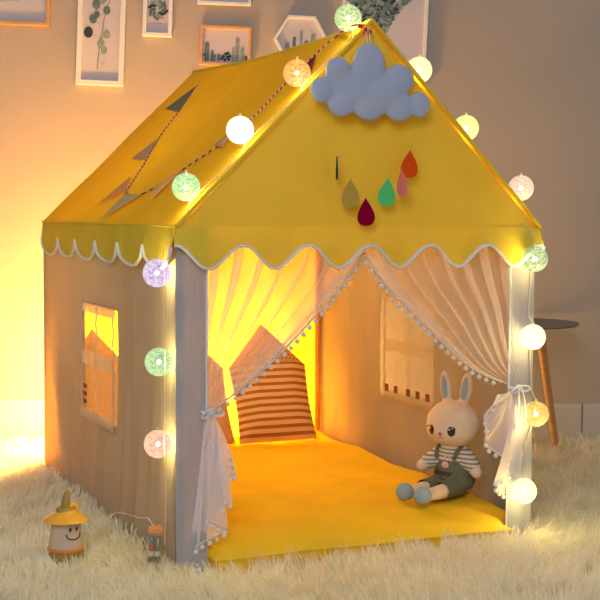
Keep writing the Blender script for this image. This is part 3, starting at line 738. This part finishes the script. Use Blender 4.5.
def off(p, d): return p+Vector(d)
path = [bb+Vector((.0, 0, .078)), bb+Vector((-.012, .01, .098)), fz(140, 540, .03)+Vector((0, 0, .055)), fz(122, 520, .02)+Vector((-.02, 0, .02)), fz(105, 538, .01)+Vector((0, 0, .012)), fz(96, 548, .0)+Vector((0, 0, .004))]
mb = MB(); mb.tube(catmull(path, 8), .0013, 6)
# up the left corner, along the rakes, down the right post
left = [(-.020, .02, .04), (-.016, .02, .2)]
pts = [Vector(q) for q in left]
for kind, p in gpos:
    if kind == 'L': pts += [Vector((-.020, .018, p.z-.05)), Vector((p.x*.6, p.y, p.z+GR_+.006)), Vector((-.020, .018, p.z+.06))]
    elif kind == 'RL': pts += [p-nL*(GR_+.002)+Vector((-.03, -.02, -.03)), p-nL*(GR_-.002)+Vector((0, 0, 0)) ]
    elif kind == 'RR': pts += [p-nR*(GR_+.0)+Vector((-.02, -.01, .02)), p-nR*(GR_-.003)]
    else: pts += [Vector((p.x+.004, -.020, p.z+GR_+.03)), Vector((p.x, p.y+.005, p.z+GR_+.004)), Vector((p.x+.012, -.016, p.z-.02))]
pk = [i for i, (k, _) in enumerate(gpos) if k == 'RR'][0]
mb.tube(catmull(pts, 5), .0012, 6)
mb.build('wire', MAT['wire'], st)
bc = MB(); a = math.radians(8); RM = Matrix.Rotation(a, 4, 'Z')
c = MB(); T = Matrix.Translation(bb)@Matrix.Rotation(math.radians(-14), 4, 'Z')@Matrix.Rotation(.06, 4, 'Y')
c.box((-.016, -.009, -.012), (.016, .009, .070), M=T); case = c.build('battery_case', MAT['case'], st, smooth=False, label='clear plastic battery case standing on the rug')
for s in (-1, 1):
    b_ = MB(); b_.lathe([(.0066, -.010), (.0069, -.009), (.0069, .052), (.005, .054), (.0025, .056)], 20, (s*.0075, 0, 0))
    b_.v = [tuple(T@Vector(v)) for v in b_.v]; bo = b_.build('battery', MAT['bat'], case)
    for z0, z1, mm in ((.008, .020, 'batw'), (.022, .034, 'batr'), (.036, .046, 'batb')):
        q = MB(); q.lathe([(.0071, z0), (.0071, z1)], 20, (s*.0075, 0, 0)); q.v = [tuple(T@Vector(v)) for v in q.v]
        if s < 0 or mm == 'batw': q.build('battery_label', MAT[mm], case)
c = MB(); c.box((-.017, -.010, .066), (.017, .010, .076), M=T); c.box((-.012, -.006, .076), (-.002, .006, .081), M=T); c.box((.003, -.006, .076), (.013, .006, .082), M=T); c.build('case_cap', MAT['orange'], case, smooth=False)

# ------------------------------------------------------------------ smiling lantern
lp = fz(66, 559, -.006)
ln = empty('smiling_lantern', 'small white lantern with a smiling face under a yellow pointed hat', 'lantern', (lp.x, lp.y, FZ+.02), (0, 0, 0))
ln.rotation_euler = (0, 0, math.radians(-24+36))
mb = MB(); mb.lathe([(.036, 0), (.041, .004), (.0425, .022), (.042, .034)], 40); mb.build('lantern_base', MAT['lamp_o'], ln)
mb = MB(); mb.lathe([(.0425, .0325), (.0445, .034), (.0445, .039), (.040, .041)], 40); mb.build('orange_ring', MAT['lamp_r'], ln)
mb = MB(); mb.lathe([(.0405, .040), (.040, .050), (.037, .080), (.034, .100), (.030, .108)], 40); body = mb.build('lantern_body', MAT['milk'], ln)
def onl(x, z, lift=.0006):
    r = .0405-(z-.040)*.105; return Vector((x, -math.sqrt(max(1e-6, r*r-x*x))-lift, z))
mb = MB()
for s in (-1, 1): mb.ball(onl(.003+s*.0085, .088), (.0034, .0016, .0060), 12, 8)
mb.build('lantern_eye', MAT['eye'], body)
mb = MB(); mb.tube([onl(.003+x, .075-.011*math.sqrt(max(0, 1-(x/.019)**2))+(.003 if abs(x) > .0185 else 0), .001) for x in np.linspace(-.019, .019, 25)], .0016, 6)
mb.build('smile', MAT['eye'], body)
mb = MB(); mb.lathe([(.034, .106), (.052, .1035), (.0545, .105), (.052, .109), (.036, .119), (.026, .124), (.022, .130)], 48); hat = mb.build('hat_brim', MAT['lamp_y'], ln)
mb = MB(); mb.lathe([(.0235, .120), (.021, .134), (.0165, .137)], 28, (-.002, 0, 0)); mb.tube(catmull([(-.001, 0, .130), (.0, 0, .150), (.003, 0, .166), (.010, 0, .172)], 6), [.0125-.0065*k/18 for k in range(19)], 12)
mb.build('hat_tip', MAT['lamp_o'], hat, label='olive bent tip of the hat')
mb = MB(); mb.tube(catmull([(.006, -.003, .131), (.014, -.003, .140), (.024, -.002, .137), (.028, 0, .124)], 6), .0065, 10); mb.ball((.010, 0, .170), .0045); mb.build('hat_hook', MAT['lamp_y'], hat)

# ------------------------------------------------------------------ side table at the wall
tc_ = on(522, 322, WN, 1.66); th = tc_.z
tbl = empty('side_table', 'round grey side table on slanting beech legs by the wall, mostly behind the tent', 'table', (tc_.x, tc_.y, FZ))
mb = MB(); mb.lathe([(.06, th-FZ-.012), (.198, th-FZ-.010), (.205, th-FZ-.004), (.203, th-FZ), (.06, th-FZ+.0005)], 48); mb.build('table_top', MAT['table'], tbl)
foot = on(557, 440, WN, 1.66)-tc_; topp = on(539, 326, WN, 1.66)-tc_
r0 = math.hypot(topp.x, topp.y); r1 = math.hypot(foot.x, foot.y); a0 = math.atan2(WU.y, WU.x)
for k in range(3):
    a = a0+k*2*PI/3; mb = MB()
    mb.tube([(r0*math.cos(a), r0*math.sin(a), th-FZ-.012), (r1*math.cos(a), r1*math.sin(a), .0)], [.0165, .0125], 16); mb.build('leg', MAT['beech'], tbl)

# ------------------------------------------------------------------ shag rug
rug = empty('shag_rug', 'thick cream shag rug under and around the tent', 'rug', (0, 0, FZ))
Rc = lambda a, b, z: WN*b+WU*a+Vector((0, 0, z))
A0, A1, B0, B1 = -2.3, 2.6, -1.75, 1.855
mb = MB(); mb.add([Rc(A0, B0, 0), Rc(A1, B0, 0), Rc(A1, B1, 0), Rc(A0, B1, 0)]+[Rc(A0, B0, .008), Rc(A1, B0, .008), Rc(A1, B1, .008), Rc(A0, B1, .008)],
       [(3, 2, 1, 0), (4, 5, 6, 7), (0, 1, 5, 4), (1, 2, 6, 5), (2, 3, 7, 6), (3, 0, 4, 7)])
mb.build('rug_backing', MAT['rug'], rug, smooth=False)
def pile():
    def clumps(n, a0, a1, b0, b1):
        return rng.uniform(a0, a1, n), rng.uniform(b0, b1, n)
    a, b = clumps(46000, A0, A1, B0, B1)
    x = a*WU.x+b*WN.x; y = a*WU.y+b*WN.y
    # keep what the lens and a step to its side can see
    dx = x-CAM.x; dy = y-CAM.y; dep = dx*WN.x+dy*WN.y; lat = dx*WU.x+dy*WU.y
    keep = (np.abs(lat) < dep*.30+.25)
    inside = (x > .012) & (x < .988) & (y > -.010) & (y < D-.01)
    mt = (x > .03) & (x < .97) & (y > -.045) & (y < .1)
    keep &= ~inside & ~mt
    for cx, cy, r in ((ln.location.x, ln.location.y, .045), (bb.x, bb.y, .016)): keep &= (x-cx)**2+(y-cy)**2 > r*r
    x, y, dep = x[keep], y[keep], dep[keep]; n = len(x)
    K = 11
    clean = rng.uniform(0, 2*PI, n); flow = 2.2*np.sin(x*3.1+1)+1.7*np.cos(y*2.7+x); clean = flow+rng.normal(0, .9, n)
    cl_len = rng.uniform(.040, .068, n); cl_l = rng.uniform(.45, 1.2, n)
    X = np.repeat(x, K)+rng.normal(0, .007, n*K); Y = np.repeat(y, K)+rng.normal(0, .007, n*K)
    ang = np.repeat(clean, K)+rng.normal(0, .35, n*K); L = np.repeat(cl_len, K)*rng.uniform(.7, 1.1, n*K); lean = np.clip(np.repeat(cl_l, K)+rng.normal(0, .18, n*K), .15, 1.5)
    m = n*K; S = 4
    w = rng.uniform(.0011, .0024, m); pa = ang+PI/2+rng.normal(0, .6, m)
    V = np.zeros((m, 2*S+1, 3)); px = X.copy(); py = Y.copy(); pz = np.full(m, .004)
    # clump tips gather
    tipx = np.repeat(x, K); tipy = np.repeat(y, K)
    for s in range(S+1):
        t = s/S; ww = w*(1-t*.85)
        if s < S:
            V[:, 2*s, 0] = px+np.cos(pa)*ww; V[:, 2*s, 1] = py+np.sin(pa)*ww; V[:, 2*s, 2] = pz
            V[:, 2*s+1, 0] = px-np.cos(pa)*ww; V[:, 2*s+1, 1] = py-np.sin(pa)*ww; V[:, 2*s+1, 2] = pz
        else: V[:, 2*S, 0] = px; V[:, 2*S, 1] = py; V[:, 2*S, 2] = pz
        el = lean*(t*1.15+.25); st_ = L/S
        px = px+np.cos(ang)*np.sin(el)*st_; py = py+np.sin(ang)*np.sin(el)*st_; pz = np.maximum(.004, pz+np.cos(el)*st_)
    # lie against the tent walls instead of passing through them
    VX, VY = V[:, :, 0], V[:, :, 1]
    ins = (VX > -.014) & (VX < 1.014) & (VY > -.014) & (VY < D+.01)
    left = ins & (np.repeat(X[:, None], 2*S+1, 1) < 0); V[:, :, 0][left] = -.016-rng.uniform(0, .006, left.sum())
    right = ins & (np.repeat(X[:, None], 2*S+1, 1) > 1); V[:, :, 0][right] = 1.016+rng.uniform(0, .006, right.sum())
    vv = V.reshape(-1, 3); stp = 2*S+1; base = (np.arange(m)*stp)[:, None]
    quads = []
    for s in range(S-1): quads.append(base+np.array([[2*s, 2*s+1, 2*s+3, 2*s+2]]))
    Q = np.stack(quads, 1).reshape(-1, 4); Tt = base+np.array([[2*S-2, 2*S-1, 2*S]])
    me = bpy.data.meshes.new('rug_pile'); me.vertices.add(len(vv)); me.vertices.foreach_set('co', vv.astype(np.float32).ravel())
    loops = np.concatenate([Q.ravel(), Tt.ravel()]); me.loops.add(len(loops)); me.loops.foreach_set('vertex_index', loops.astype(np.int32))
    nq, ntt = len(Q), len(Tt); me.polygons.add(nq+ntt)
    starts = np.concatenate([np.arange(nq)*4, nq*4+np.arange(ntt)*3]); tot = np.concatenate([np.full(nq, 4), np.full(ntt, 3)])
    me.polygons.foreach_set('loop_start', starts.astype(np.int32)); me.polygons.foreach_set('loop_total', tot.astype(np.int32))
    me.polygons.foreach_set('use_smooth', np.ones(nq+ntt, bool))
    me.update(calc_edges=True); me.materials.append(MAT['fur'])
    o = bpy.data.objects.new('rug_pile', me); C.objects.link(o); o.parent = rug; o['kind'] = 'stuff'
pile()

# ------------------------------------------------------------------ lights
def light(name, kind, loc, energy, color, size=.1, target=None, sy=None):
    ld = bpy.data.lights.new(name, kind); ld.energy = energy; ld.color = color
    if kind == 'AREA':
        ld.size = size
        if sy: ld.shape = 'RECTANGLE'; ld.size_y = sy
    else: ld.shadow_soft_size = size
    o = bpy.data.objects.new(name, ld); C.objects.link(o); o.location = loc
    if target is not None: o.rotation_euler = (Vector(target)-Vector(loc)).to_track_quat('-Z', 'Y').to_euler()
    return o
warm = (1, .62, .20)
light('lamp_behind_tent', 'POINT', on(84, 398, WN, 1.47), 74, (1, .54, .15), .05)
light('lamp_behind_cushions', 'POINT', on(236, 405, WN, 1.72), 30, warm, .05)
light('warm_fill_in_tent', 'POINT', (.45, .85, .74), 5.5, (1, .80, .38), .05)  # unseen warm light added to brighten the tent interior
light('cool_front_fill', 'AREA', (-1.7, -3.3, 2.3), 50, (.84, .87, 1.0), 1.4, (.2, -.3, .3))  # unseen cool area light added above the camera to lift the front
w = bpy.data.worlds.new('room_ambient'); sc.world = w; w.use_nodes = True
w.node_tree.nodes['Background'].inputs[0].default_value = (.84, .78, .74, 1); w.node_tree.nodes['Background'].inputs[1].default_value = .36

sc.view_settings.view_transform = 'Standard'; sc.view_settings.look = 'None'; sc.view_settings.exposure = .14; sc.view_settings.gamma = 1
sc.view_settings.use_curve_mapping = False
sc.cycles.transparent_max_bounces = 24; sc.cycles.max_bounces = 10; sc.cycles.diffuse_bounces = 5
